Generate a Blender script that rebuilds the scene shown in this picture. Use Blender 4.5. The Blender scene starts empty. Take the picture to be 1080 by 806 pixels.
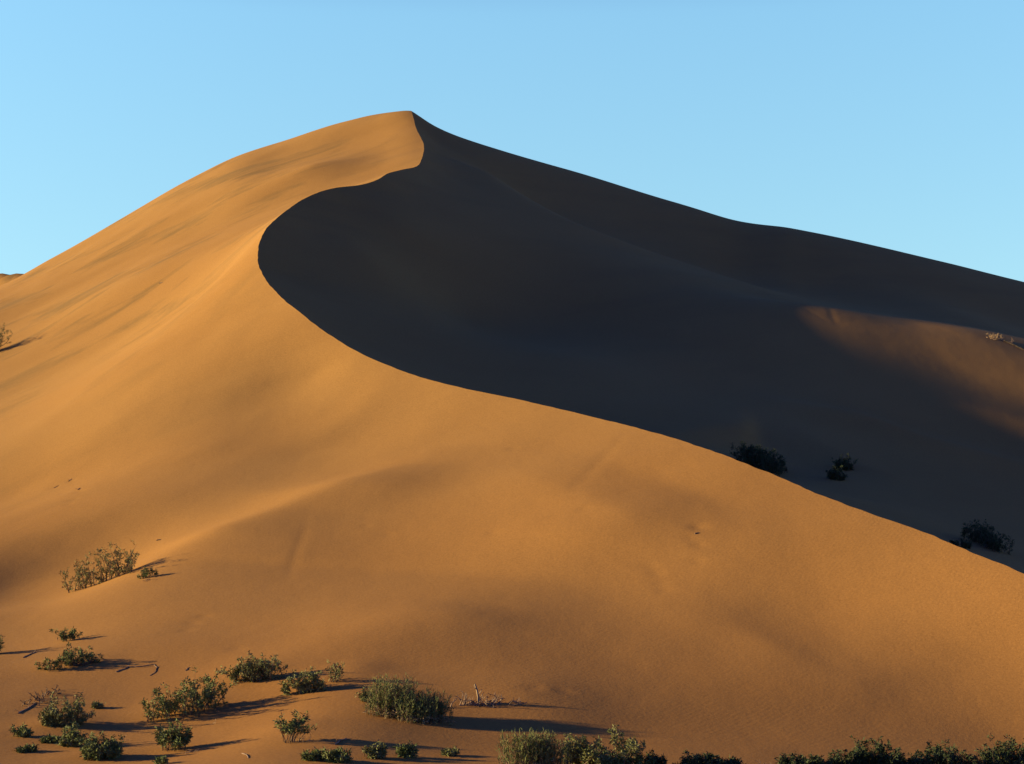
import bpy, math, random
import numpy as np

# ------------------------------------------------------------------ scene, camera
S = bpy.context.scene
COL = S.collection
EYE = 1.7                      # eye height of the photographer above the sand at his feet
F = 2015.0                     # focal length in photo pixels (1080 wide)
PITCH = math.atan(387.0 / F)
CP, SP = math.cos(PITCH), math.sin(PITCH)

def ray(px, py):
    """direction of a sight line, scaled to one metre northwards"""
    r, u = (px - 540.0), (403.0 - py)
    dy = CP * F - SP * u
    dz = SP * F + CP * u
    return r / dy, dz / dy

def P(px, py, Y):
    kx, kz = ray(px, py)
    return (kx * Y, Y, kz * Y + EYE)

# ------------------------------------------------------------------ smooth interpolation
def spline(xs, ys):
    xs = np.array(xs, float); ys = np.array(ys, float); n = len(xs); h = np.diff(xs)
    A = np.zeros((n, n)); b = np.zeros(n); A[0, 0] = A[-1, -1] = 1
    for i in range(1, n - 1):
        A[i, i-1] = h[i-1]; A[i, i] = 2 * (h[i-1] + h[i]); A[i, i+1] = h[i]
        b[i] = 6 * ((ys[i+1] - ys[i]) / h[i] - (ys[i] - ys[i-1]) / h[i-1])
    m = np.linalg.solve(A, b)
    def f(q):
        q = np.clip(np.asarray(q, float), xs[0], xs[-1])
        i = np.clip(np.searchsorted(xs, q) - 1, 0, n - 2)
        a, t = xs[i], h[i]; d0 = q - a; d1 = xs[i+1] - q
        return (m[i] * d1**3 + m[i+1] * d0**3) / (6 * t) + (ys[i] / t - m[i] * t / 6) * d1 + (ys[i+1] / t - m[i+1] * t / 6) * d0
    return f

class Sheet:
    """thin plate surface through scattered heights"""
    def __init__(self, pts, lam=0.02):
        p = np.array(pts, float); self.p = p[:, :2] / 50.0; n = len(p)
        d2 = ((self.p[:, None] - self.p[None]) ** 2).sum(-1)
        K = 0.5 * d2 * np.log(d2 + 1e-12) + np.eye(n) * lam * 0.01
        Q = np.c_[np.ones(n), self.p]
        A = np.zeros((n + 3, n + 3)); A[:n, :n] = K; A[:n, n:] = Q; A[n:, :n] = Q.T
        w = np.linalg.solve(A, np.r_[p[:, 2], 0, 0, 0]); self.w, self.a = w[:n], w[n:]
    def __call__(self, x, y):
        x = np.asarray(x, float) / 50.0; y = np.asarray(y, float) / 50.0
        out = self.a[0] + self.a[1] * x + self.a[2] * y
        for (a, b), w in zip(self.p, self.w):
            d2 = (x - a) ** 2 + (y - b) ** 2
            out = out + w * 0.5 * d2 * np.log(d2 + 1e-12)
        return out

# ------------------------------------------------------------------ the knife edge of the dune
crest = [(433.5,117.5,358),(437,128.5,346.5),(440,138,337.5),(446,149,326.5),(447.2,155.5,319.5),(445.4,165,309.5),(440,175,300),(430,178,293),(416,181,286.5),
         (408,183.5,283),(399,189,278.5),(387,193.5,275),(355,198,266),(326,207,257),(301.5,222,247),(281,241,237.5),(273,259,230),(272,275,224),
         (281,296,216),(297,314,209.5),(316,329.5,203.5),(350,355,197),(380,372.5,192.5),(435,395,185.5),(480,407.5,180),(540,420,173.5),(603,434.5,166),
         (690,456.5,154),(776,486,141.5),(833,509,134.5),(896,534,127.5),(954,554,122.5),(1017,579,117),(1080,605,111.5),(1190,648,104)]
cp = [P(*c) for c in crest]
cp = [(-19,480,70),(-20.5,420,99),(-19.5,382,115.5)] + cp + [(41,88,1.9),(45,60,0.5),(46,0,0.1),(46,-60,0)]
cp.sort(key=lambda p: p[1])
_cy = spline([p[1] for p in cp], [p[0] for p in cp])
def cY(y):                     # the brink wavers a little where sand has slumped off it
    y = np.asarray(y, float)
    w = (.05 * np.sin(y * 1.9 + 1.3 * np.sin(y * .31)) + .045 * np.sin(y * 3.3 + 2 * np.sin(y * .47 + 1)) + .07 * np.sin(y * .83 + 2)) * np.clip(1.25 - y / 260, .25, .8)
    return _cy(y) + w * np.clip((y - 95) / 15, 0, 1)
cZ = spline([p[1] for p in cp], [p[2] for p in cp])

# ------------------------------------------------------------------ sunlit side
litpts = [(400,120.5,366),(360,129.5,373),(300,148,378),(240,169,379),(180,200,377),(100,247,373),(25,289,370),(-60,328,370),
          (330,165,318),(220,230,303),(230,300,240),(120,300,276),(30,340,280),(330,400,193),
          (30,430,222),(120,440,196),(220,470,178),(330,480,172),(450,470,166),(560,500,149),
          (20,520,185),(120,530,163),(240,560,147),(380,560,143),(520,570,136),(680,540,134),(800,570,124),
          (10,600,146),(120,610,132),(300,640,122),(480,650,114),(650,640,118),(850,640,114),(1000,650,109),
          (-90,660,119.5),(20,680,116),(150,700,109.5),(320,720,103),(500,725,100),(700,720,101),(900,720,101),(1080,700,102.5),
          (-90,720,104.5),(10,750,97.3),(150,760,96.3),(330,770,91.5),(550,780,89.5),(800,780,91.5),(1080,780,94),
          (-90,800,85.5),(20,800,86.6),(200,806,85),(500,806,82.5),(800,806,85),(1080,806,88)]
FITL = {}; FITD = {}
lit = [P(p[0], p[1] + FITL.get(p[0], 0) if p[2] > 345 else p[1], p[2]) for p in litpts]
for px, py, Y in [(400,120.5,366),(360,129.5,373),(300,148,378),(180,200,377),(100,247,373),(25,289,370),(-60,328,370)]:
    x, y, z = P(px, py, Y)
    lit += [(x-1, y+9, z-1.2), (x-6, y+60, z-24), (x-20, y+140, z-62)]
lit += [(x, y, z) for x, y, z in [(-40,40,.3),(0,40,.2),(30,40,.2),(-60,60,1.5),(0,62,.4),(40,60,.4),(-90,80,8),(-110,130,22),(-130,200,40),(-150,280,60),(-160,350,70)]]
lit += [p for p in cp if 40 < p[1] < 450]
lit += [(float(cY(y)) - d, y, float(cZ(y)) - k * d) for y in (303, 311, 320, 329, 338, 347, 355) for d, k in ((3, .30), (7, .28))]
LIT = Sheet(lit, .5)

# ------------------------------------------------------------------ slip face and bowl in shade
darkpts = [(470,138.5,359),(520,156,361),(560,168,363),(600,179,366),(650,194.5,371),(700,210,376),(740,222,379),(780,233.5,382),(815,238,385),(850,243.5,388),(950,265.5,397),(1080,297,410),(1250,335,425),
           (560,215,330),(700,250,332),(850,290,328),(1000,312,325),(1080,328,335),
           (640,262,290),(730,292,281),(820,319,274),(850,322,262),(900,332,259),(960,343,258.5),(1020,351.5,257.5),(1080,364,256.5),(1250,394,256),(1002,342,280),(1042,349,281),(1080,363,282),(1250,392,284),
           (560,300,262),(700,350,246),(850,375,239),(930,372,244),(1000,389,242.5),(1080,397,243),(1250,424,242),
           (480,330,246),(600,380,225),(750,410,223),(900,420,226),(1000,430,230.5),(1080,446,230),
           (700,440,205),(850,470,198),(950,480,206),(1080,490,216),
           (850,505,175),(950,530,180),(1080,560,180),(1250,590,190)]
dark = [P(p[0], p[1] + FITD.get(p[0], 0) if p[2] > 360 else p[1], p[2]) for p in darkpts]
for px, py, Y in [(470,138.5,359),(520,156,361),(600,179,366),(700,210,376),(780,233.5,382),(950,265.5,397),(1080,297,410)]:
    x, y, z = P(px, py, Y)
    dark += [(x+1, y+9, z-1.2), (x+6, y+60, z-24), (x+20, y+140, z-62)]
for y in (60, 75, 90, 100, 112, 125, 140, 155, 170, 187, 205, 225, 245, 262, 280, 293, 308, 323, 340, 358, 382, 420):
    x, z = float(cY(y)), float(cZ(y))
    k = 1.0
    k *= min(1.0, max(0.0, z / 12.0))
    dark += [(x, y, z), (x+4, y, z-2.3*k), (x+11, y, z-5.2*k)]
dark += [(70,60,.3),(80,90,.5),(80,120,4),(70,140,9),(110,140,5),(140,200,18),(170,280,35),(190,360,50)]
DARK = Sheet(dark)

def smooth(t):
    t = np.clip(t, 0, 1); return t * t * (3 - 2 * t)

def far_dunes(x, y):
    z = 26 * np.exp(-((y - 900 - .2 * x + 60*np.sin(x/190)) / 150) ** 2) * (0.6 + 0.4 * np.sin(x / 230.0 + 1))
    z = z + 9 * (np.sin(x / 170 + y / 260) * np.sin(y / 140 - x / 400) + 1) * smooth((np.hypot(x, y) - 350) / 400)
    return z

TRIM_X = [-300, -150, 25, 42, 60, 80, 100, 140, 180, 204, 240, 285, 325, 366, 407, 434, 450, 470, 495, 520, 560, 600, 650, 700, 740, 778, 813, 831, 850, 900, 950, 1000, 1078, 1230, 1400]
TRIM = [35.19, 35.19, 35.19, 32.75, 31.03, 29.2, 27.23, 23.75, 20.24, 18.73, 15.61, 15.61, 11.17, 4.38, -0.75, 0.24, 2.87, 3.98, 3.95, 2.82, 2.15, 3.18, 5.72, 8.79, 10.83, 13.45, 11.75, 10.71, 11.25, 13.62, 15.51, 16.75, 19.0, 19.0, 19.0]
TRIMF = spline(TRIM_X, TRIM)
FAR_K = ray(10, 289.2)[1]; FAR_ON = True
RELIEF = []                    # (function) soft wind forms added later

def base(x, y):
    x = np.asarray(x, float); y = np.asarray(y, float)
    c, zc = cY(y), cZ(y); u = x - c
    xx = np.clip(x, -220, 240); yy = np.clip(y, -20, 520)
    l = LIT(xx, yy); d = DARK(xx, yy)
    win = np.clip((y - 55) / 40, 0, 1)
    l = l + (zc - LIT(c, yy)) * np.exp(-(u / 18.0) ** 2)
    d = d + (zc - DARK(c, yy)) * np.exp(-(u / 5.0) ** 2)
    z = np.where(u < 0, l, d)
    low = 0.15 * np.sin(x / 13 + 1) * np.sin(y / 17)
    z = low + (z - low) * smooth((y - 18) / 50)
    # beyond the dune the sheet runs out into the low sand sea
    m = np.maximum(np.maximum((-x - 130) / 110, (x - 150) / 120), (y - 430) / 120)
    z = z + (far_dunes(x, y) - z) * smooth(m)
    # the ridge line trimmed to its true height
    az = 540 + F * CP * x / np.maximum(y, 60)
    z = z - TRIMF(az) / F * y * smooth((y - 278) / 55)
    # a second dune behind the left shoulder
    yc = 490 - .9 * (x + 125)
    if FAR_ON: z = np.maximum(z, (FAR_K * yc + EYE) * np.exp(-((y - yc) / 42) ** 2) * smooth((x + 260) / 60) * smooth((-60 - x) / 40) * smooth((620 - y) / 60))
    return z

def height(x, y):
    z = base(x, y)
    for f in RELIEF:
        z = z + f(np.asarray(x, float), np.asarray(y, float))
    return z

def hit(px, py, fn=None, y0=45.0, y1=470.0):
    """where a sight line first meets the sand"""
    fn = fn or height
    kx, kz = ray(px, py)
    Y = np.arange(y0, y1, 0.2)
    d = fn(kx * Y, Y) - (kz * Y + EYE)
    i = np.nonzero(d > 0)[0]
    if len(i) == 0:
        return None
    i = i[0]
    if i == 0: t = Y[0]
    else: t = Y[i-1] + 0.2 * (-d[i-1]) / (d[i] - d[i-1])
    return float(kx * t), float(t), float(fn(kx * t, t))

# ------------------------------------------------------------------ soft wind forms on the dune
_py = base
def spot(px, py):
    h = hit(px, py, base)
    return h[0], h[1]

def spur(pts, hs, wl, wr, soft=1.6, rnd=1.4):
    """a ridge (or, with negative heights, a trough) along points of the sand;
    wl / wr: its width to the left and right of the line"""
    w = np.array([spot(*p) for p in pts]); hs = np.array(hs, float)
    k = np.arange(len(pts)); kk = np.linspace(0, len(pts) - 1, max(14, 4 * len(pts)))
    w = np.c_[spline(k, w[:, 0])(kk), spline(k, w[:, 1])(kk)]; hs = np.interp(kk, k, hs); hs[1:-1] = (hs[:-2] + 2 * hs[1:-1] + hs[2:]) / 4
    big = 3.2 * max(wl, wr)
    lo, hi = w.min(0) - big, w.max(0) + big
    def f(x, y):
        x, y = np.broadcast_arrays(x, y); out = np.zeros(x.shape)
        m = (x > lo[0]) & (x < hi[0]) & (y > lo[1]) & (y < hi[1])
        if not m.any(): return out
        X, Y = x[m], y[m]; best = np.full(X.shape, 1e9); sg = np.zeros(X.shape); hh = np.zeros(X.shape)
        for i in range(len(w) - 1):
            a, b = w[i], w[i+1]; d = b - a; L2 = d @ d
            t = np.clip(((X - a[0]) * d[0] + (Y - a[1]) * d[1]) / L2, 0, 1)
            ex, ey = X - a[0] - t * d[0], Y - a[1] - t * d[1]; r = np.hypot(ex, ey)
            k = r < best
            best = np.where(k, r, best); sg = np.where(k, (d[0] * ey - d[1] * ex) / np.sqrt(L2), sg); hh = np.where(k, hs[i] + t * (hs[i+1] - hs[i]), hh)
        # side changes smoothly so that the ends of a form do not crease
        s = np.clip(sg / (best + .6 * rnd + .05), -1, 1) * .5 + .5
        best = np.sqrt(best ** 2 + rnd ** 2) - rnd
        wd = wr + (wl - wr) * s
        out[m] = hh * np.exp(-(best / wd) ** soft)
        return out
    RELIEF.append(f)

def mound(px, py, h, rx, ry):
    cx, cy = spot(px, py)
    RELIEF.append(lambda x, y: h * np.exp(-((x - cx) / rx) ** 2 - ((y - cy) / ry) ** 2))

# sunlit flank
for _p in [(70,763,.2,1.5),(105,797,.15,1.6),(196,752,.3,2.0),(182,789,.18,1.2),(266,719,.25,2.0),(322,731,.22,1.6),(306,782,.2,1.2),(73,702,.2,1.8),(53,764,.12,.9),(72,677,.12,.8)]:
    mound(_p[0], _p[1], _p[2], _p[3], _p[3])          # sand caught round the shrubs
spur([(104,617),(135,602),(165,588),(240,567),(300,548),(350,530),(410,505),(480,470)], [.0,.15,.5,1.05,1.1,.9,.6,.0], 4.5, 9, 1.35, .4)
spur([(-40,650),(40,606),(110,572),(200,545),(280,520)], [-1.1,-2.0,-1.6,-.5,0], 7, 7, 2)
spur([(190,765),(250,730),(300,707),(360,685),(430,657),(500,640)], [.05,.35,.55,.5,.3,0], 3.5, 7, 1.4)
spur([(520,610),(590,575),(650,550),(730,520)], [.1,1.1,1.1,.1], 13, 7, 2)
spur([(285,246),(240,268),(190,295),(120,322),(40,352),(-40,380)], [0,-.25,-.4,-.4,-.35,-.2], 7, 5, 2)
spur([(20,425),(90,402),(150,390),(230,380)], [.1,.35,.35,.05], 5, 4, 1.8)
spur([(90,480),(160,462),(230,440),(300,425)], [.1,.3,.3,.05], 6, 4, 1.8)
spur([(600,690),(720,650),(860,620)], [.0,.5,.0], 12, 10, 2)
spur([(100,720),(160,690),(230,660)], [.1,.4,.05], 5, 5, 2)
# drift built up round the big tussock, with its little slip face
spur([(300,812),(340,788),(366,762),(382,736),(388,716)], [.5,.65,.75,.6,.1], 4, 4.5, 1.7, .8)
spur([(362,735),(376,724),(386,713),(388,708)], [.05,.2,.3,.05], 2.5, .7, 1.4, .1)
mound(560, 744, .35, 3.5, 6)
spur([(330,550),(385,524),(440,495)], [.0,.6,.0], 8, 4.5, 2)
# shaded bowl
spur([(480,165),(560,218),(640,256),(740,289),(820,316)], [.3,1.2,1.3,1.0,.3], 6, 8, 1.4, .6)
spur([(740,300),(820,324),(900,345),(1000,372),(1100,395)], [0,.3,.25,.2,.25], 8, 8, 2)
spur([(780,415),(850,432),(910,444),(970,465),(1030,482),(1100,500)], [.1,.6,.75,.8,.8,.6], 2.5, 4, 1.4, .4)
spur([(560,330),(640,362),(720,382),(800,392)], [0,.5,.5,0], 4, 6, 1.5)
spur([(740,452),(790,462),(840,466),(890,472)], [0,-1.9,-2.0,-.6], 10, 9, 2)
spur([(765,474),(800,485),(850,503)], [0,-1.3,-1.0], 5, 5, 2)
spur([(960,418),(1015,434),(1060,446),(1120,465)], [.1,.5,.8,.9], 4, 5, 1.5, .5)

# the soft forms are drawn on a half metre raster and weathered smooth
_gx, _gy = np.arange(-125, 150.1, .5), np.arange(50, 400.1, .5)
_G = np.zeros((len(_gy), len(_gx)))
for _f in RELIEF:
    _G += _f(_gx[None, :] + 0 * _gy[:, None], _gy[:, None] + 0 * _gx[None, :])
_k = np.exp(-(np.arange(-8, 9) * .5 / .7) ** 2 / 2); _k /= _k.sum()
_G = np.apply_along_axis(lambda q: np.convolve(q, _k, 'same'), 0, _G)
_G = np.apply_along_axis(lambda q: np.convolve(q, _k, 'same'), 1, _G)
def weathered(x, y):
    x, y = np.broadcast_arrays(x, y); out = np.zeros(x.shape)
    m = (x > -123) & (x < 148) & (y > 52) & (y < 398)
    fx, fy = (x[m] - _gx[0]) / .5, (y[m] - _gy[0]) / .5
    ix, iy = np.rint(fx).astype(int), np.rint(fy).astype(int); tx, ty = fx - ix, fy - iy
    wx = (.5 * (.5 - tx) ** 2, .75 - tx ** 2, .5 * (.5 + tx) ** 2); wy = (.5 * (.5 - ty) ** 2, .75 - ty ** 2, .5 * (.5 + ty) ** 2)
    v = 0
    for a in range(3):
        for b in range(3):
            v = v + wx[a] * wy[b] * _G[iy + b - 1, ix + a - 1]
    out[m] = v
    return out
RELIEF.clear(); RELIEF.append(weathered)
# old footprints and slide marks
spur([(324,558),(318,574),(311,592),(301,616)], [-.01,-.03,-.03,-.01], .3, .3, 2, .01)
spur([(663,452),(645,474),(622,502),(598,534)], [-.01,-.03,-.03,-.01], .5, .5, 2, .01)
spur([(866,318),(876,330),(889,343)], [-.02,-.05,-.03], .5, .5, 2, .01)
spur([(845,325),(858,333),(874,342)], [-.02,-.04,-.02], .5, .5, 2, .01)

for _px, _py, _d, _r in [(736,563,.10,.5),(729,575,.05,.45),(737,581,.07,.42),(735,598,.06,.42),(686,604,.05,.5),(693,612,.06,.45),(697,622,.05,.42),(700,630,.05,.42),
                         (76,507,.09,.5),(84,518,.10,.5),(78,526,.08,.5),(73,531,.06,.5),(58,514,.08,.5),(66,520,.05,.45),(203,659,.05,.4),(215,651,.06,.45),(196,668,.05,.4),
                         (385,563,.05,.45),(408,571,.04,.4),(520,575,.05,.45),(541,474,.05,.5),(616,553,.05,.45),(250,690,.05,.4),(560,735,.05,.35),(566,732,.05,.35),(594,735,.06,.35)]:
    mound(_px, _py, -_d, _r, _r)
_rng = np.random.RandomState(4)
_waves = []
for k in range(26):
    a = math.radians(-45 + _rng.normal(0, 16)); lam = _rng.uniform(4, 22)
    _waves.append((math.cos(a) * 2 * math.pi / lam, math.sin(a) * 2 * math.pi / lam, _rng.uniform(0, 6.28), .0022 * lam * _rng.uniform(.4, 1)))
def wind_waves(x, y):
    u = x - cY(y)
    z = sum(A * np.sin(kx * x + ky * y + p + 1.3 * np.sin(.05 * x - .07 * y + p)) for kx, ky, p, A in _waves)
    return z * smooth(np.abs(u) / 9) * np.where(u < 0, .55 + .45 * smooth((y - 130) / 60), .3) * smooth((470 - y) / 60) * (.6 + .4 * np.sin(x / 21 + 2) * np.sin(y / 29))
RELIEF.append(wind_waves)

# ------------------------------------------------------------------ plants
class Mesh:
    def __init__(self): self.v = []; self.f = []
    def quad(self, a, b, c, d):
        n = len(self.v); self.v += [a, b, c, d]; self.f.append((n, n+1, n+2, n+3))
    def tube(self, pts, r0, r1, sides=4):
        n = len(pts); base_i = len(self.v)
        for i, p in enumerate(pts):
            q = pts[min(i+1, n-1)] - pts[max(i-1, 0)]; q = q / (np.linalg.norm(q) + 1e-9)
            a = np.cross(q, (0.31, .77, .55)); a = a / (np.linalg.norm(a) + 1e-9); b = np.cross(q, a)
            r = r0 + (r1 - r0) * i / max(1, n-1)
            for k in range(sides):
                t = 2 * math.pi * k / sides
                self.v.append(p + r * (math.cos(t) * a + math.sin(t) * b))
        for i in range(n - 1):
            for k in range(sides):
                k2 = (k + 1) % sides; o = base_i + i * sides
                self.f.append((o+k, o+k2, o+sides+k2, o+sides+k))
        self.f.append(tuple(base_i + k for k in range(sides))[::-1]); self.f.append(tuple(base_i + (n-1)*sides + k for k in range(sides)))
    def blade(self, p, d, l, w, R, droop=0.0):
        """a narrow leaf with a fold along its length, two faces"""
        s = np.cross(d, R.normal(size=3)); s = s / (np.linalg.norm(s) + 1e-9) * w * .5
        m = p + d * l * .5 + np.array((0, 0, -droop * .25 * l)); e = p + d * l + np.array((0, 0, -droop * l))
        n = len(self.v); self.v += [p, m + s, e, m - s]; self.f.append((n, n+1, n+2, n+3))
    def build(self, name, mat, origin, parent=None):
        me = bpy.data.meshes.new(name)
        me.from_pydata([tuple(p) for p in (np.array(self.v) - origin)], [], self.f)
        me.materials.append(mat); me.update()
        o = bpy.data.objects.new(name, me); COL.objects.link(o); o.parent = parent
        return o

def plant_material(name, col, alt, trans=0.0, rough=.75):
    m = bpy.data.materials.new(name); m.use_nodes = True; nt = m.node_tree; bs = nt.nodes['Principled BSDF']
    tc = nt.nodes.new('ShaderNodeTexCoord'); no = nt.nodes.new('ShaderNodeTexNoise'); no.inputs['Scale'].default_value = 3.5; no.inputs['Detail'].default_value = 4
    nt.links.new(tc.outputs['Object'], no.inputs['Vector'])
    cr = nt.nodes.new('ShaderNodeValToRGB'); cr.color_ramp.elements[0].position = .36; cr.color_ramp.elements[1].position = .64
    cr.color_ramp.elements[0].color = (*col, 1); cr.color_ramp.elements[1].color = (*alt, 1)
    nt.links.new(no.outputs['Fac'], cr.inputs['Fac']); nt.links.new(cr.outputs['Color'], bs.inputs['Base Color'])
    bs.inputs['Roughness'].default_value = rough; bs.inputs['Specular IOR Level'].default_value = .15
    return m
M_GREEN = plant_material('saltbush_leaf', (.075, .105, .028), (.160, .172, .058))
M_OLIVE = plant_material('olive_leaf', (.105, .120, .038), (.195, .190, .072))
M_REED = plant_material('reed_blade', (.080, .100, .032), (.150, .142, .058))
M_SHADE_LEAF = plant_material('shaded_green_leaf', (.030, .046, .018), (.058, .074, .028))  # leaf green with shade painted in, for plants standing in shadow
M_BARK = plant_material('shrub_bark', (.085, .052, .030), (.150, .095, .055))
M_SHADOW_WOOD = plant_material('shadow_dark_wood', (.022, .016, .012), (.045, .032, .024))  # the branch's black shadow is put into its wood colour
M_STRAW = plant_material('dry_straw', (.26, .17, .085), (.36, .25, .13))
M_DEAD = plant_material('weathered_wood', (.13, .085, .055), (.24, .165, .11))

def unit(v): return v / (np.linalg.norm(v) + 1e-9)

def put(name, label, cat, group, origin):
    o = bpy.data.objects.new(name, None); COL.objects.link(o); o.location = origin; o.empty_display_size = .3
    o['label'] = label; o['category'] = cat
    if group: o['group'] = group
    return o

def feet(px, py, wpx, line, R, n, spread):
    """root points on the sand: along a line seen in the photo or in an ellipse"""
    out = []
    if line:
        (ax, ay), (bx, by) = line
        A, B = np.array(hit(ax, ay)), np.array(hit(bx, by))
        for i in range(n):
            t = (i + R.uniform(.1, .9)) / n; p = A + (B - A) * t
            x, y = p[0] + np.clip(R.normal(), -1.5, 1.5) * spread * .4, p[1] + np.clip(R.normal(), -1.5, 1.5) * spread * .4
            out.append((np.array((x, y, float(height(x, y)))), abs(2 * t - 1)))
        return out, np.array(((A + B) / 2)[:2].tolist() + [float(height((A[0]+B[0])/2, (A[1]+B[1])/2))])
    c = np.array(hit(px, py)); w = wpx * c[1] / F
    for i in range(n):
        r = math.sqrt(R.uniform(0, 1)); a = R.uniform(0, 2 * math.pi)
        x, y = c[0] + r * math.cos(a) * w * .5 * spread, c[1] + r * math.sin(a) * w * .36 * spread
        out.append((np.array((x, y, float(height(x, y)))), r))
    return out, c

def shrub(seed, px, py, wpx, hpx, label, leaf=None, n=14, tufts=5, dens=1.0, lean=(0, 0), line=None, spread=.75,
          bare=.25, group='leafy shrubs on the sand', name='desert_shrub', blade=(.11, .24), dome=.55, even=False):
    leaf = leaf or M_GREEN; n = int(n * 1.7)
    R = np.random.RandomState(seed)
    fs, c = feet(px, py, wpx, line, R, n, spread)
    sc = c[1] / F; h = hpx * sc * 1.12; w = wpx * sc
    S_, L_ = Mesh(), Mesh()
    for p, r in fs:
        hh = h * (1 - dome * r * r) * (1 if even else R.uniform(.6, 1.08))
        out = unit(np.append((p - c)[:2], 0)) if not line else np.zeros(3)
        d = unit(np.array((R.normal() * .42 + lean[0], R.normal() * .42 + lean[1], 1.0)) + out * .5 * r)
        nseg = 6; pts = [p - np.array((0, 0, .12))]; q = p.copy(); dd = d.copy()
        for i in range(nseg):
            dd = unit(dd + R.normal(size=3) * .16 + np.array((0, 0, .05))); q = q + dd * hh / nseg; pts.append(q.copy())
        S_.tube(pts, .012 + .012 * hh, .004, 4)
        S_.tube([pts[0], (pts[0] + c) / 2 - np.array((0, 0, .25)), c - np.array((0, 0, .3))], .03, .03, 4)   # roots meet under the sand
        twigs = [(pts[i], dd) for i in range(1, nseg + 1)]
        lo_ = bare if bare > .3 else .35 * bare
        for t in range(tufts):
            f = lo_ + (1 - lo_) * (t + R.uniform(.2, 1)) / tufts
            k = min(nseg - 1, int(f * nseg)); b = pts[k] + (pts[k+1] - pts[k]) * (f * nseg - k if k < nseg else 1)
            td = unit(np.array((R.normal(), R.normal(), .55 + abs(R.normal()) * .5))); tl = R.uniform(.25, .55) * min(hh, .9 * max(w, h)) * .45
            e = b + td * tl
            S_.tube([b, (b + e) / 2 + R.normal(size=3) * tl * .06, e], .006, .003, 3)
            for j in range(max(3, int(R.uniform(15, 25) * dens))):
                g = b + (e - b) * R.uniform(.25, 1.08) + R.normal(size=3) * .045
                ld = unit(td * .8 + R.normal(size=3) * .75)
                L_.blade(g, ld, R.uniform(*blade), R.uniform(.03, .068), R, .15)
    o = put(name, label, 'shrub', group, c)
    S_.build('stems', M_BARK, c, o); L_.build('foliage', leaf, c, o)
    return o

def reeds(seed, px, py, wpx, hpx, label, n=260, leaf=None, line=None, group='reedy tussocks at the foot of the dune', skirt=True, spread=.95, dome=.35):
    leaf = leaf or M_REED
    R = np.random.RandomState(seed); fs, c = feet(px, py, wpx, line, R, n, spread)
    h = hpx * c[1] / F; L_, S_ = Mesh(), Mesh()
    for p, r in fs:
        hh = h * (1 - dome * r * r) * R.uniform(.55, 1.05)
        d = unit(np.array((R.normal() * .13, R.normal() * .13, 1.0)))
        pts = [p - np.array((0, 0, .08))]; q = p.copy()
        for i in range(4):
            d = unit(d + np.array((R.normal() * .07, R.normal() * .07, 0))); q = q + d * hh / 4; pts.append(q.copy())
        S_.tube(pts, .009, .003, 3)
        S_.tube([pts[0], (pts[0] + c) / 2 - np.array((0, 0, .25)), c - np.array((0, 0, .3))], .015, .015, 3)
        for j in range(int(R.uniform(14, 22))):
            f = R.uniform(.08, 1.0); k = min(3, int(f * 4)); b = pts[k+1] - (pts[k+1] - pts[k]) * R.uniform()
            L_.blade(b, unit(d + R.normal(size=3) * .55 + np.array((0, 0, .15))), R.uniform(.16, .36), R.uniform(.018, .035), R, .12)
    if skirt:                                # dead blades hanging at the bottom
        K_ = Mesh()
        for p, r in fs:
            for j in range(3):
                K_.blade(p + R.normal(size=3) * .04 + np.array((0, 0, R.uniform(.03, .22) * h)), unit(np.array((R.normal() * .5, R.normal() * .5 - .3, R.uniform(-.4, .6)))), R.uniform(.22, .42), .022, R, .3)
    o = put('reed_tussock', label, 'grass clump', group, c)
    S_.build('stalks', M_BARK, c, o); L_.build('foliage', leaf, c, o)
    if skirt: K_.build('dead_blades', M_STRAW, c, o)
    return o

def twigs(seed, px, py, wpx, hpx, label, name='dead_branches', mat=None, n=9, line=None, flat=.5, thick=.02, group='dead branches lying on the sand', cat='dead wood'):
    """bare wood lying or standing on the sand, one tangled piece"""
    mat = mat or M_DEAD; R = np.random.RandomState(seed); fs, c = feet(px, py, wpx, line, R, n, .7)
    sc = c[1] / F; h = hpx * sc; w = wpx * sc; T = Mesh()
    for p, r in fs:
        a = R.uniform(-.5, .5) + (math.pi if R.uniform() < .4 else 0)
        d = unit(np.array((math.cos(a), math.sin(a) * .5, R.uniform(.0, 1.1) * (1 - flat) * 2))); l = R.uniform(.3, .6) * max(h, w * .5)
        pts = [p - np.array((0, 0, .05))]; q = p + np.array((0, 0, .02))
        for i in range(5):
            d = unit(d + R.normal(size=3) * .3); q = q + d * l / 5
            q[2] = max(q[2], float(height(q[0], q[1])) + .02); q[2] = min(q[2], p[2] + max(h, .1)); pts.append(q.copy())
        T.tube(pts, thick * R.uniform(.7, 1.3), thick * .35, 4)
        T.tube([pts[0], (pts[0] + c) / 2 - np.array((0, 0, .15)), c - np.array((0, 0, .2))], thick * .6, thick * .6, 4)
        for i in (2, 3, 4):
            e = pts[i] + unit(R.normal(size=3) + np.array((0, 0, .6))) * l * .3
            T.tube([pts[i], (pts[i] + e) / 2 + R.normal(size=3) * .02, e], thick * .5, thick * .25, 3)
    o = T.build(name, mat, c); o.location = c
    o['label'] = label; o['category'] = cat
    if group: o['group'] = group
    return o

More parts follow.
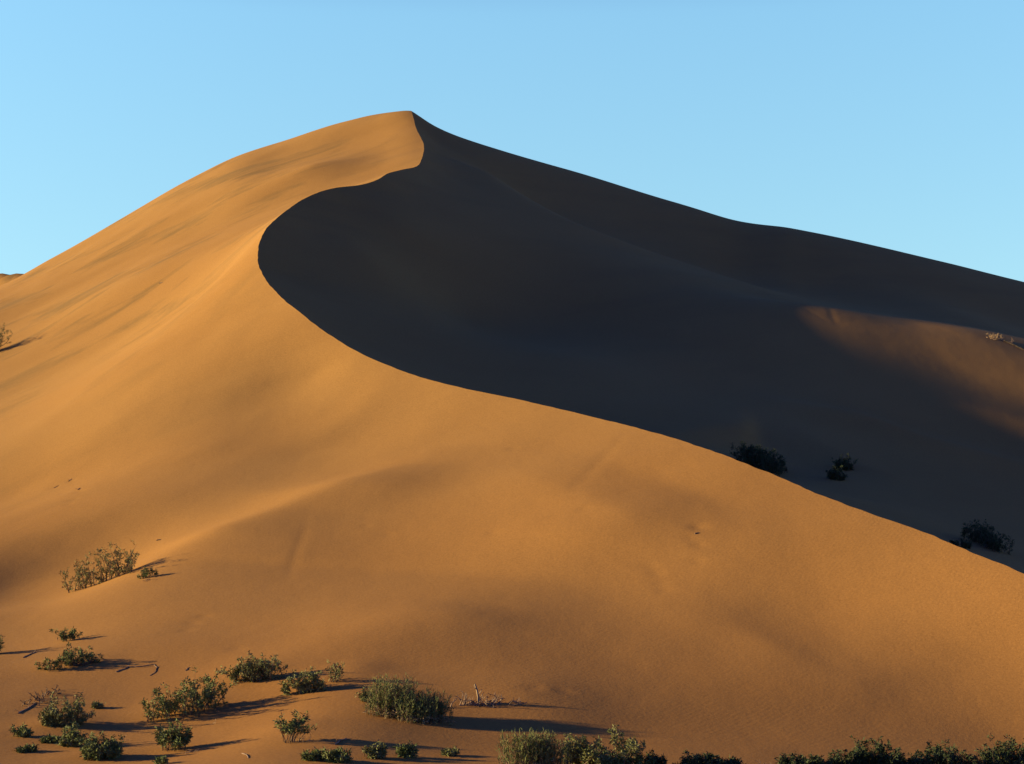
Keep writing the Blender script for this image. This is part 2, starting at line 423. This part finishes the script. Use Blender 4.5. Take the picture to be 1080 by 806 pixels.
def stick(seed, pts_img, label, r=.03, mat=None, lift=.02, name='fallen_stick', group='sticks lying on the sand'):
    """a bent stick lying on the sand through points of the photo"""
    R = np.random.RandomState(seed); w = [np.array(hit(*p)) for p in pts_img]; P_ = []
    for a, b in zip(w[:-1], w[1:]):
        for t in (0, .33, .66):
            q = a + (b - a) * t + np.append(R.normal(size=2) * .04, 0); q[2] = float(height(q[0], q[1])) + lift; P_.append(q)
    P_.append(w[-1] + np.array((0, 0, lift * .5))); T = Mesh(); T.tube(P_, r, r * .5, 5)
    for i in range(1, len(P_) - 1, 2):
        e = P_[i] + unit(np.array((R.normal(), R.normal(), abs(R.normal()) * .6 + .1))) * R.uniform(.12, .35)
        T.tube([P_[i], e], r * .5, r * .2, 4)
    o = T.build(name, mat or M_DEAD, w[0]); o.location = w[0]
    o['label'] = label; o['category'] = 'stick'; o['group'] = group
    return o

# --- on the left flank
shrub(1, 0, 0, 66, 32, 'broad olive shrub with loose tufts strung up a bright sand spur on the left flank', leaf=M_OLIVE, n=26, tufts=6, line=((76,624),(140,603)), spread=.9, bare=.05, dome=.25, dens=.85, lean=(-.1,0))
shrub(2, 157, 609, 22, 11, 'little dark sprig with exposed roots just right of the shrub on the bright spur', n=6, tufts=4, dens=.8)
twigs(3, 158, 612, 22, 4, 'tangle of bare reddish roots below the little sprig beside the spur', n=6, thick=.018, flat=.8)
shrub(4, 72, 676, 13, 22, 'slim upright green tuft standing just above a dark low shrub on the left', n=5, tufts=5, spread=.6, group='leafy shrubs on the sand')
shrub(5, 0, 0, 50, 17, 'low spreading shrub with a dark woody heart below the slim upright tuft', leaf=M_GREEN, n=17, tufts=4, line=((50,707),(96,698)), spread=.9, bare=.1)
twigs(6, 84, 700, 38, 14, 'dark tangle of woody roots under the low spreading shrub at left', mat=M_BARK, n=24, thick=.04, flat=.5)
shrub(7, -14, 690, 26, 26, 'shrub half cut off at the left edge of the picture casting streaked shadows', n=9)
twigs(8, 0, 0, 34, 13, 'purplish brown heap of dead brush above the pale green shrub at lower left', mat=M_BARK, n=32, line=((33,744),(57,729)), thick=.035, flat=.45)
shrub(9, 70, 764, 38, 36, 'tall airy pale green shrub with a long shadow at lower left', leaf=M_OLIVE, n=15, tufts=6, bare=.1)
shrub(10, 54, 765, 19, 16, 'small round yellow green shrub touching the left side of the tall airy one', leaf=M_OLIVE, n=9, tufts=5, bare=.05)
shrub(11, 76, 787, 28, 21, 'grey green bush just below the tall airy shrub at lower left', leaf=M_GREEN, n=11, tufts=5, bare=.1)
shrub(12, 24, 777, 13, 13, 'tiny round green shrub nearest the left edge above the bottom corner', n=7, tufts=4)
shrub(13, 102, 747, 11, 6, 'tiny bright green sprig beside the long shadow of the tall airy shrub', leaf=M_OLIVE, n=5, tufts=4)
shrub(14, 105, 800, 48, 24, 'dense dark green cushion of a shrub near the bottom left corner', leaf=M_GREEN, n=26, tufts=6, dens=1.2, bare=.05, dome=.7)
shrub(15, 0, 0, 62, 32, 'biggest dense green shrub on the left slope with reddish stems showing beneath', leaf=M_GREEN, n=24, tufts=6, line=((170,758),(222,746)), spread=1.3, bare=.2, dens=1.1, dome=.3)
shrub(16, 182, 791, 30, 29, 'round dark shrub on thin stems below the biggest green shrub on the left slope', leaf=M_GREEN, n=14, tufts=6, bare=.35)
twigs(17, 200, 794, 22, 8, 'grey dead twigs at the right foot of the round dark shrub', n=8, thick=.015, flat=.4)
shrub(18, 0, 0, 58, 23, 'wide low sunlit yellow green shrub left of centre on the lower slope', leaf=M_OLIVE, n=22, tufts=6, line=((243,720),(291,716)), spread=.7, bare=.08, dome=.2)
shrub(19, 0, 0, 44, 20, 'yellow green shrub just below and right of the wide low sunlit one', leaf=M_OLIVE, n=16, tufts=6, line=((304,733),(340,728)), spread=.6, bare=.08)
shrub(20, 351, 719, 18, 24, 'thin straw coloured sprig with a long thread of shadow', leaf=M_OLIVE, n=6, tufts=4, dens=.5, bare=.3)
shrub(21, 306, 783, 26, 30, 'sparse shrub of green tops on bare straw coloured stems', leaf=M_GREEN, n=10, tufts=4, bare=.6, dens=.9)
twigs(22, 318, 782, 30, 9, 'brown dry twigs gathered at the foot of the sparse green topped shrub', mat=M_STRAW, n=10, thick=.012, flat=.4)
twigs(23, 224, 764, 10, 14, 'pale wisp of dry straw standing right of the biggest green shrub', name='dry_wisp', mat=M_STRAW, n=5, thick=.008, flat=.0, group='dry wisps', cat='dry grass')
twigs(24, 130, 782, 10, 13, 'straw wisp standing above the dense dark cushion shrub', name='dry_wisp', mat=M_STRAW, n=4, thick=.008, flat=.0, group='dry wisps', cat='dry grass')

# --- the tussock and its neighbours
reeds(30, 0, 0, 80, 41, 'tall left half of the reedy tussock standing on the hollowed drift in the middle foreground', line=((400,752),(432,758)), n=320, spread=1.15, dome=.45, leaf=M_GREEN)
reeds(31, 0, 0, 60, 30, 'lower right half of the reedy tussock in the middle foreground, throwing the widest shadow', line=((436,760),(463,760)), n=260, spread=1.1, dome=.3, leaf=M_GREEN)
shrub(32, 388, 740, 15, 15, 'small pale green tuft tucked under the little sand scarp left of the tussock', leaf=M_OLIVE, n=8, tufts=4, bare=.1)
twigs(33, 0, 0, 60, 14, 'heap of pale dead branches in the shadow right of the reedy tussock', n=34, line=((484,744),(530,742)), thick=.035, flat=.45)
def stump(px, py, hpx, label):
    c = np.array(hit(px, py)); h = hpx * c[1] / F; T = Mesh()
    T.tube([c - np.array((0, 0, .2)), c + np.array((-.03, 0, .35 * h)), c + np.array((-.10, .02, .7 * h)), c + np.array((-.20, .02, h))], .075, .04, 7)
    for f, dx, l in ((.45, .22, .3), (.7, -.2, .22), (.25, .3, .34)):
        b0 = c + np.array((-.06, 0, f * h)); T.tube([b0, b0 + np.array((dx * .6, -.05, l * .4)), b0 + np.array((dx, -.04, l))], .035, .012, 5)
    o = T.build('dead_stump', M_STRAW, c); o.location = c; o['label'] = label; o['category'] = 'stump'
stump(505, 743, 21, 'single bleached stump sticking up out of the heap of dead branches')

# --- low plants along the very bottom
shrub(40, 333, 802, 24, 12, 'low green tuft at the bottom edge under the sparse green topped shrub', n=8, tufts=5, bare=.05)
shrub(41, 356, 804, 34, 12, 'flat green patch of a shrub at the bottom edge left of the two round ones', n=10, tufts=5, bare=.05, dome=.2)
shrub(42, 397, 800, 24, 14, 'left one of two small green tufts below the reedy tussock', n=9, tufts=5, bare=.05, leaf=M_OLIVE)
shrub(43, 428, 799, 19, 15, 'right one of two small green tufts below the reedy tussock, spiky and upright', n=9, tufts=5, bare=.05)
shrub(44, 475, 797, 18, 7, 'thin low sprout on the shaded sand right of the two small tufts', n=6, tufts=4, leaf=M_OLIVE, dens=.7)
shrub(45, 30, 793, 26, 6, 'flat little green mat left of the dense dark cushion shrub', n=7, tufts=4, bare=.05)
shrub(46, 53, 783, 22, 6, 'flat trailing green sprig under the small round yellow green shrub', n=6, tufts=4, bare=.05)
shrub(47, 170, 806, 16, 6, 'tiny dark tuft on the bottom edge under the round dark shrub', n=5, tufts=4)
reeds(48, 0, 0, 58, 40, 'tall thick clump of upright reeds at the bottom edge, the largest of the bottom row', line=((540,812),(587,812)), n=300, spread=.9, dome=.15, leaf=M_GREEN)
shrub(49, 0, 0, 40, 27, 'spiky grey green bush right beside the tall clump of reeds at the bottom', line=((600,806),(634,808)), n=22, tufts=6, leaf=M_OLIVE, spread=.8, bare=.05, dome=.35)
shrub(50, 656, 812, 20, 42, 'slender little plant with a round open head rising above the bottom row', n=6, tufts=7, leaf=M_OLIVE, bare=.55, spread=.4)
shrub(51, 645, 812, 18, 22, 'short dark shoot between the spiky bush and the slender round headed plant', n=6, tufts=6, bare=.1)
shrub(52, 671, 812, 22, 24, 'forked upright green shoots just right of the slender round headed plant', n=7, tufts=6, bare=.1)
shrub(53, 695, 812, 20, 17, 'small dark bush alone in the gap of the bottom row right of the forked shoots', n=10, tufts=6, bare=.05, leaf=M_SHADE_LEAF)
shrub(54, 741, 814, 52, 19, 'wide dark low bush with one taller spike at the bottom edge right of centre', n=24, tufts=6, bare=.05, leaf=M_SHADE_LEAF, dome=.45)
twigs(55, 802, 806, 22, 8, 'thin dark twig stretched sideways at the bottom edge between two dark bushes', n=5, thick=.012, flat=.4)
shrub(56, 840, 814, 40, 17, 'dark low bush at the bottom edge just right of the thin sideways twig', n=18, tufts=6, bare=.05, leaf=M_SHADE_LEAF)
shrub(57, 890, 814, 30, 22, 'dark bush standing left of the tallest dark bush at the bottom right', n=14, tufts=6, bare=.05, leaf=M_SHADE_LEAF)
shrub(58, 922, 814, 36, 32, 'tallest dark bush of the bottom right row with pointed tops', n=24, tufts=7, bare=.05, leaf=M_SHADE_LEAF, dome=.4)
shrub(59, 954, 813, 26, 22, 'open dark bush with a single leafy knob right of the tallest one', n=8, tufts=6, bare=.3, leaf=M_SHADE_LEAF)
shrub(60, 1000, 816, 72, 28, 'long dark thicket second from the right at the bottom edge', n=34, tufts=7, bare=.05, leaf=M_SHADE_LEAF, dome=.5)
shrub(61, 1066, 816, 50, 33, 'dark thicket filling the bottom right corner', n=28, tufts=7, bare=.05, leaf=M_SHADE_LEAF, dome=.3)

shrub(62, 619, 803, 12, 9, 'bare footed little tuft on the dark sand hump below the spiky grey green bush', n=6, tufts=4)
shrub(63, 866, 815, 26, 17, 'low dark tuft closing the gap left of the dark bushes at the bottom right', n=14, tufts=6, bare=.05, leaf=M_SHADE_LEAF)
shrub(64, 775, 815, 26, 14, 'lowest dark tuft at the bottom edge right of the wide low bush with a spike', n=12, tufts=6, bare=.05, leaf=M_SHADE_LEAF)
# --- in the shade behind the crest
shrub(70, 0, 0, 52, 21, 'large rounded dark shrub in the shade, its foot hidden behind the sharp crest', leaf=M_SHADE_LEAF, n=44, tufts=7, line=((786,487),(820,501)), spread=1.7, bare=.0, dens=1.3, blade=(.16, .34), dome=.25)
shrub(71, 891, 495, 22, 15, 'upper of two small round dark shrubs in the shaded bowl', leaf=M_SHADE_LEAF, n=16, tufts=6, bare=.0, dens=1.2, blade=(.16, .3), dome=.7)
shrub(72, 882, 506, 23, 14, 'lower of two small round dark shrubs in the shaded bowl', leaf=M_SHADE_LEAF, n=16, tufts=6, bare=.0, dens=1.2, blade=(.16, .3), dome=.7)
shrub(73, 0, 0, 46, 22, 'dark sprawling shrub in the shade at the right, leaning down the slope', leaf=M_SHADE_LEAF, n=34, tufts=7, line=((1026,570),(1056,583)), spread=1.3, bare=.0, dens=1.2, dome=.3)
shrub(74, 1014, 577, 26, 8, 'low dim patch of shrub between the sprawling one and the crest', leaf=M_SHADE_LEAF, n=10, tufts=4, bare=.0)
# --- on the far right spur and the left edge
twigs(80, 1050, 358, 20, 15, 'golden dry bush catching the last sun on the far spur at the right edge', name='dry_bush', mat=M_STRAW, n=30, thick=.04, flat=.2, group='dry plants on the far spur', cat='dry bush')
twigs(81, 1068, 363, 6, 16, 'bare thin twig standing right of the golden dry bush', name='dry_twig', mat=M_DEAD, n=4, thick=.04, flat=.0, group='dry plants on the far spur', cat='twig')
shrub(82, -13, 374, 20, 34, 'shrub at the left edge high on the dune, mostly out of the picture', leaf=M_OLIVE, n=22, tufts=6, dens=1.3, bare=.0, blade=(.18, .34))
# --- sticks
stick(90, [(25,694),(32,690),(39,688)], 'short dark stick on the sand between the left edge shrub and the low spreading shrub', r=.035)
stick(91, [(123,709),(135,704),(150,703),(163,701),(165,706),(158,713)], 'long hooked stick lying on the bare sand right of the low spreading shrub', r=.03)
stick(92, [(19,753),(30,747),(37,742)], 'crooked stick running down from the heap of dead brush', r=.035)
stick(93, [(164,571),(170,569)], 'short dark stick on the far side of the bright spur', r=.05, lift=.03)
stick(94, [(82,517),(85,515)], 'tiny dark piece of wood high on the left flank among small marks', r=.06, lift=.03)
stick(95, [(57,515),(62,512)], 'tiny brown piece of wood left of the dark one high on the left flank', r=.04, lift=.02)
stick(96, [(72,508),(76,505)], 'tiny brown piece of wood above the dark one high on the left flank', r=.04, lift=.02)
stick(97, [(168.5,299),(171.5,298)], 'lone dark bit of wood far up the sunlit face near the crest', r=.08, lift=.04)
stick(98, [(195,708),(200,704)], 'short brown stick above the biggest green shrub on the left slope', r=.025)
stick(99, [(733,564),(737,562)], 'small bit of wood on the bare slope below the crest at right', r=.05, lift=.03)
stick(100, [(257,795),(262,800)], 'short stick at the bottom edge left of the sparse green topped shrub', r=.03)
stick(101, [(351,786),(358,783),(365,779)], 'row of dark stubs joined by a half buried stick above the bottom tufts', r=.04, lift=.03)
stick(102, [(1058,360),(1066,363),(1074,367),(1083,371)], 'fallen branch coloured as dark as its shadow, slanting down the far spur at the right edge', r=.13, mat=M_SHADOW_WOOD, lift=.1)
# ------------------------------------------------------------------ sand sheet
def steps(dense, lo, hi, step, far, grow):
    a = list(np.arange(lo, hi + 1e-6, step)); s = step; v = a[-1]
    while v < far: s *= grow; v += s; a.append(v)
    s = step; v = a[0]; b = []
    while v > -far if dense else v > -1500: s *= grow; v -= s; b.append(v)
    return np.array(b[::-1] + a)

us = steps(True, -75, 75, 0.3, 3500, 1.06)
us = us - us[np.argmin(abs(us))]
ys = steps(False, 62, 420, 0.4, 4500, 1.07)
U, YY = np.meshgrid(us, ys)
XX = U + cY(YY)
ZZ = height(XX, YY)
nv, nu = U.shape
me = bpy.data.meshes.new('sand')
me.vertices.add(nu * nv)
me.vertices.foreach_set('co', np.stack([XX, YY, ZZ], -1).reshape(-1).astype(np.float32))
ii = np.arange(nu * nv).reshape(nv, nu)
q = np.stack([ii[:-1, :-1], ii[:-1, 1:], ii[1:, 1:], ii[1:, :-1]], -1).reshape(-1, 4)
me.loops.add(q.size); me.loops.foreach_set('vertex_index', q.reshape(-1).astype(np.int32))
me.polygons.add(len(q)); me.polygons.foreach_set('loop_start', (np.arange(len(q)) * 4).astype(np.int32))
me.update(calc_edges=True)
me.polygons.foreach_set('use_smooth', np.ones(len(q), bool))
# the knife edge stays sharp
k0 = int(np.argmin(abs(us)))
ev = np.empty(len(me.edges) * 2, np.int32); me.edges.foreach_get('vertices', ev); ev = ev.reshape(-1, 2)
yrow = ys[ev[:, 0] // nu]
sharp = (ev[:, 0] % nu == k0) & (ev[:, 1] % nu == k0) & (yrow > 90) & (yrow < 450)
at = me.attributes.new('sharp_edge', 'BOOLEAN', 'EDGE'); at.data.foreach_set('value', sharp)
me.update()
sand = bpy.data.objects.new('sand_dune', me); COL.objects.link(sand)
sand['kind'] = 'structure'
sand['label'] = 'great orange sand dune with a winding knife edge crest, one side sunlit and the other in shade'

def nodes(name):
    m = bpy.data.materials.new(name); m.use_nodes = True
    nt = m.node_tree; return m, nt, nt.nodes['Principled BSDF']
m, nt, bs = nodes('wind_blown_sand')
N, L = nt.nodes.new, nt.links.new
tc = N('ShaderNodeTexCoord')
def noise(scale, detail, rough=.55, stretch=None, rot=0):
    t = N('ShaderNodeTexNoise'); t.inputs['Scale'].default_value = scale; t.inputs['Detail'].default_value = detail
    t.inputs['Roughness'].default_value = rough
    if stretch:
        mp = N('ShaderNodeMapping'); mp.inputs['Scale'].default_value = stretch; mp.inputs['Rotation'].default_value = (0, 0, rot)
        L(tc.outputs['Object'], mp.inputs['Vector']); L(mp.outputs['Vector'], t.inputs['Vector'])
    else: L(tc.outputs['Object'], t.inputs['Vector'])
    return t
def ramp(sock, stops):
    r = N('ShaderNodeValToRGB'); L(sock, r.inputs['Fac'])
    while len(r.color_ramp.elements) < len(stops): r.color_ramp.elements.new(.5)
    for e, (p, c) in zip(r.color_ramp.elements, stops): e.position = p; e.color = (*c, 1)
    return r
def mix(mode, fac, a, b):
    x = N('ShaderNodeMix'); x.data_type = 'RGBA'; x.blend_type = mode
    if isinstance(fac, float): x.inputs[0].default_value = fac
    else: L(fac, x.inputs[0])
    L(a, x.inputs[6]); L(b, x.inputs[7]); return x.outputs[2]
SAND_A, SAND_B = (.330, .178, .050), (.292, .150, .040)
r1 = ramp(noise(.018, 4).outputs['Fac'], [(.35, SAND_A), (.65, SAND_B)])
# coarse dark grains gathered in long streaks on the upper windward face
mpa = N('ShaderNodeMapping'); mpa.inputs['Rotation'].default_value = (0, 0, math.radians(-40)); L(tc.outputs['Object'], mpa.inputs['Vector'])
mpb = N('ShaderNodeMapping'); mpb.inputs['Scale'].default_value = (.018, .16, .10); L(mpa.outputs['Vector'], mpb.inputs['Vector'])
st = N('ShaderNodeTexNoise'); st.inputs['Scale'].default_value = 1.0; st.inputs['Detail'].default_value = 6; st.inputs['Roughness'].default_value = .6
st.inputs['Distortion'].default_value = .4; L(mpb.outputs['Vector'], st.inputs['Vector'])
r2 = ramp(st.outputs['Fac'], [(.50, (1, 1, 1)), (.66, (.68, .75, .87))])
sp = N('ShaderNodeSeparateXYZ'); L(tc.outputs['Object'], sp.inputs[0])
up = N('ShaderNodeMapRange'); up.inputs['From Min'].default_value = 205; up.inputs['From Max'].default_value = 270; L(sp.outputs['Y'], up.inputs['Value'])
up.inputs['To Min'].default_value = .25; up.inputs['To Max'].default_value = 1.0
ux = N('ShaderNodeMapRange'); ux.inputs['From Min'].default_value = -18; ux.inputs['From Max'].default_value = -42; L(sp.outputs['X'], ux.inputs['Value'])
ux.inputs['To Min'].default_value = .22; ux.inputs['To Max'].default_value = 1.0
mm = N('ShaderNodeMath'); mm.operation = 'MULTIPLY'; L(up.outputs['Result'], mm.inputs[0]); L(ux.outputs['Result'], mm.inputs[1])
c1 = mix('MULTIPLY', mm.outputs[0], r1.outputs['Color'], r2.outputs['Color'])
gr = noise(6.5, 3, .8)
r3 = ramp(gr.outputs['Fac'], [(.28, (.80, .80, .80)), (.72, (1.15, 1.15, 1.15))])
c2 = mix('MULTIPLY', 1.0, c1, r3.outputs['Color'])
# the sand colour turns a little redder and darker towards the lower flank
rd = N('ShaderNodeMapRange'); rd.inputs['From Min'].default_value = 195; rd.inputs['From Max'].default_value = 105; L(sp.outputs['Y'], rd.inputs['Value'])
tint = N('ShaderNodeRGB'); tint.outputs[0].default_value = (.95, .86, .80, 1)
c2 = mix('MULTIPLY', rd.outputs['Result'], c2, tint.outputs[0])
L(c2, bs.inputs['Base Color'])
bs.inputs['Roughness'].default_value = .95; bs.inputs['Specular IOR Level'].default_value = .05
bp = N('ShaderNodeBump'); bp.inputs['Strength'].default_value = .35; bp.inputs['Distance'].default_value = .05
L(noise(5.0, 4, .7).outputs['Fac'], bp.inputs['Height'])
bp2 = N('ShaderNodeBump'); bp2.inputs['Strength'].default_value = .32; bp2.inputs['Distance'].default_value = .25
L(noise(.22, 3, .5, (1, .5, .5), math.radians(-38)).outputs['Fac'], bp2.inputs['Height']); L(bp.outputs['Normal'], bp2.inputs['Normal'])
# faint wind ripples, only in patches
wv = N('ShaderNodeTexWave'); wv.inputs['Scale'].default_value = .9; wv.inputs['Distortion'].default_value = 5; wv.inputs['Detail'].default_value = 3; wv.inputs['Detail Scale'].default_value = .35
rp = N('ShaderNodeMapping'); rp.inputs['Rotation'].default_value = (0, 0, math.radians(35)); L(tc.outputs['Object'], rp.inputs['Vector']); L(rp.outputs['Vector'], wv.inputs['Vector'])
pm = ramp(noise(.06, 3).outputs['Fac'], [(.42, (0, 0, 0)), (.62, (1, 1, 1))])
wm = N('ShaderNodeMath'); wm.operation = 'MULTIPLY'; L(wv.outputs['Fac'], wm.inputs[0]); L(pm.outputs['Color'], wm.inputs[1])
bp3 = N('ShaderNodeBump'); bp3.inputs['Strength'].default_value = .5; bp3.inputs['Distance'].default_value = .003
L(wm.outputs[0], bp3.inputs['Height']); L(bp2.outputs['Normal'], bp3.inputs['Normal'])
L(bp3.outputs['Normal'], bs.inputs['Normal'])
me.materials.append(m)

# ------------------------------------------------------------------ light
EL, AZ = math.radians(13.0), math.radians(0.0)     # the sun: low, on the left, a little behind the photographer
sdir = (-math.cos(EL) * math.cos(AZ), -math.cos(EL) * math.sin(AZ), math.sin(EL))
ld = bpy.data.lights.new('sun', 'SUN'); ld.energy = 5.0; ld.angle = math.radians(.9); ld.color = (1.0, .77, .38)
lo = bpy.data.objects.new('sun', ld); COL.objects.link(lo); lo.location = (-200, -40, 120)
from mathutils import Vector
lo.rotation_euler = Vector(sdir).to_track_quat('Z', 'Y').to_euler()

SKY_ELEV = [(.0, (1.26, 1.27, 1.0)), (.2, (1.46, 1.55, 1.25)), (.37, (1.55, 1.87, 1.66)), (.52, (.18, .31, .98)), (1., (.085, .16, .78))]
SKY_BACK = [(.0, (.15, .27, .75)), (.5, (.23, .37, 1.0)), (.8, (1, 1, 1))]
w = bpy.data.worlds.new('World'); S.world = w; w.use_nodes = True
wt = w.node_tree; bg = wt.nodes['Background']
sk = wt.nodes.new('ShaderNodeTexSky'); sk.sky_type = 'NISHITA'; sk.sun_disc = False
sk.sun_elevation = EL; sk.sun_rotation = math.atan2(sdir[0], sdir[1])
sk.altitude = 500; sk.air_density = 1.0; sk.dust_density = .3; sk.ozone_density = 2.0
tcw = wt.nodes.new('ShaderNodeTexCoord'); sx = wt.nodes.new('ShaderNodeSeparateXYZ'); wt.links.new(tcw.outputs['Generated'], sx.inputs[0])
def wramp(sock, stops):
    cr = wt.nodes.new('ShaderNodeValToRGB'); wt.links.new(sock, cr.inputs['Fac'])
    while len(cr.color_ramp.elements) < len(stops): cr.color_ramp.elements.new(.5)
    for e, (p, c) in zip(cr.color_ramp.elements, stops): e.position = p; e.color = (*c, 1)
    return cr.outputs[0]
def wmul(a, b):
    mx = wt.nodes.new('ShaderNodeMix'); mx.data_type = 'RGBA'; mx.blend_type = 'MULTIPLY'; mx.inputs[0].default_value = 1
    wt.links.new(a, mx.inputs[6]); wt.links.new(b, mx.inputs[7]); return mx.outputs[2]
# sky pale towards the horizon; darkened overhead and behind the camera to deepen shadows
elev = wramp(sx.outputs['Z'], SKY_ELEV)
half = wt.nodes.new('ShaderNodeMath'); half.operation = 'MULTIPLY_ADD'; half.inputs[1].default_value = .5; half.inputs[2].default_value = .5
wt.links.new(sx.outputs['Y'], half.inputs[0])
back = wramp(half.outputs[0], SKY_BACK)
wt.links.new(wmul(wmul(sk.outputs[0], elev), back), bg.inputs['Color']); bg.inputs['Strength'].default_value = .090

cd = bpy.data.cameras.new('camera'); cam = bpy.data.objects.new('camera', cd); COL.objects.link(cam)
cam.location = (0, 0, EYE); cam.rotation_euler = (math.pi / 2 + PITCH, 0, 0)
cd.sensor_width = 36; cd.lens = F / 1080 * 36; cd.clip_end = 20000; cd.clip_start = .5
S.camera = cam
vs = S.view_settings; vs.view_transform = 'Standard'; vs.look = 'None'; vs.gamma = 1; vs.use_curve_mapping = False
vs.exposure = 1.15
S.cycles.max_bounces = 6; S.cycles.diffuse_bounces = 2
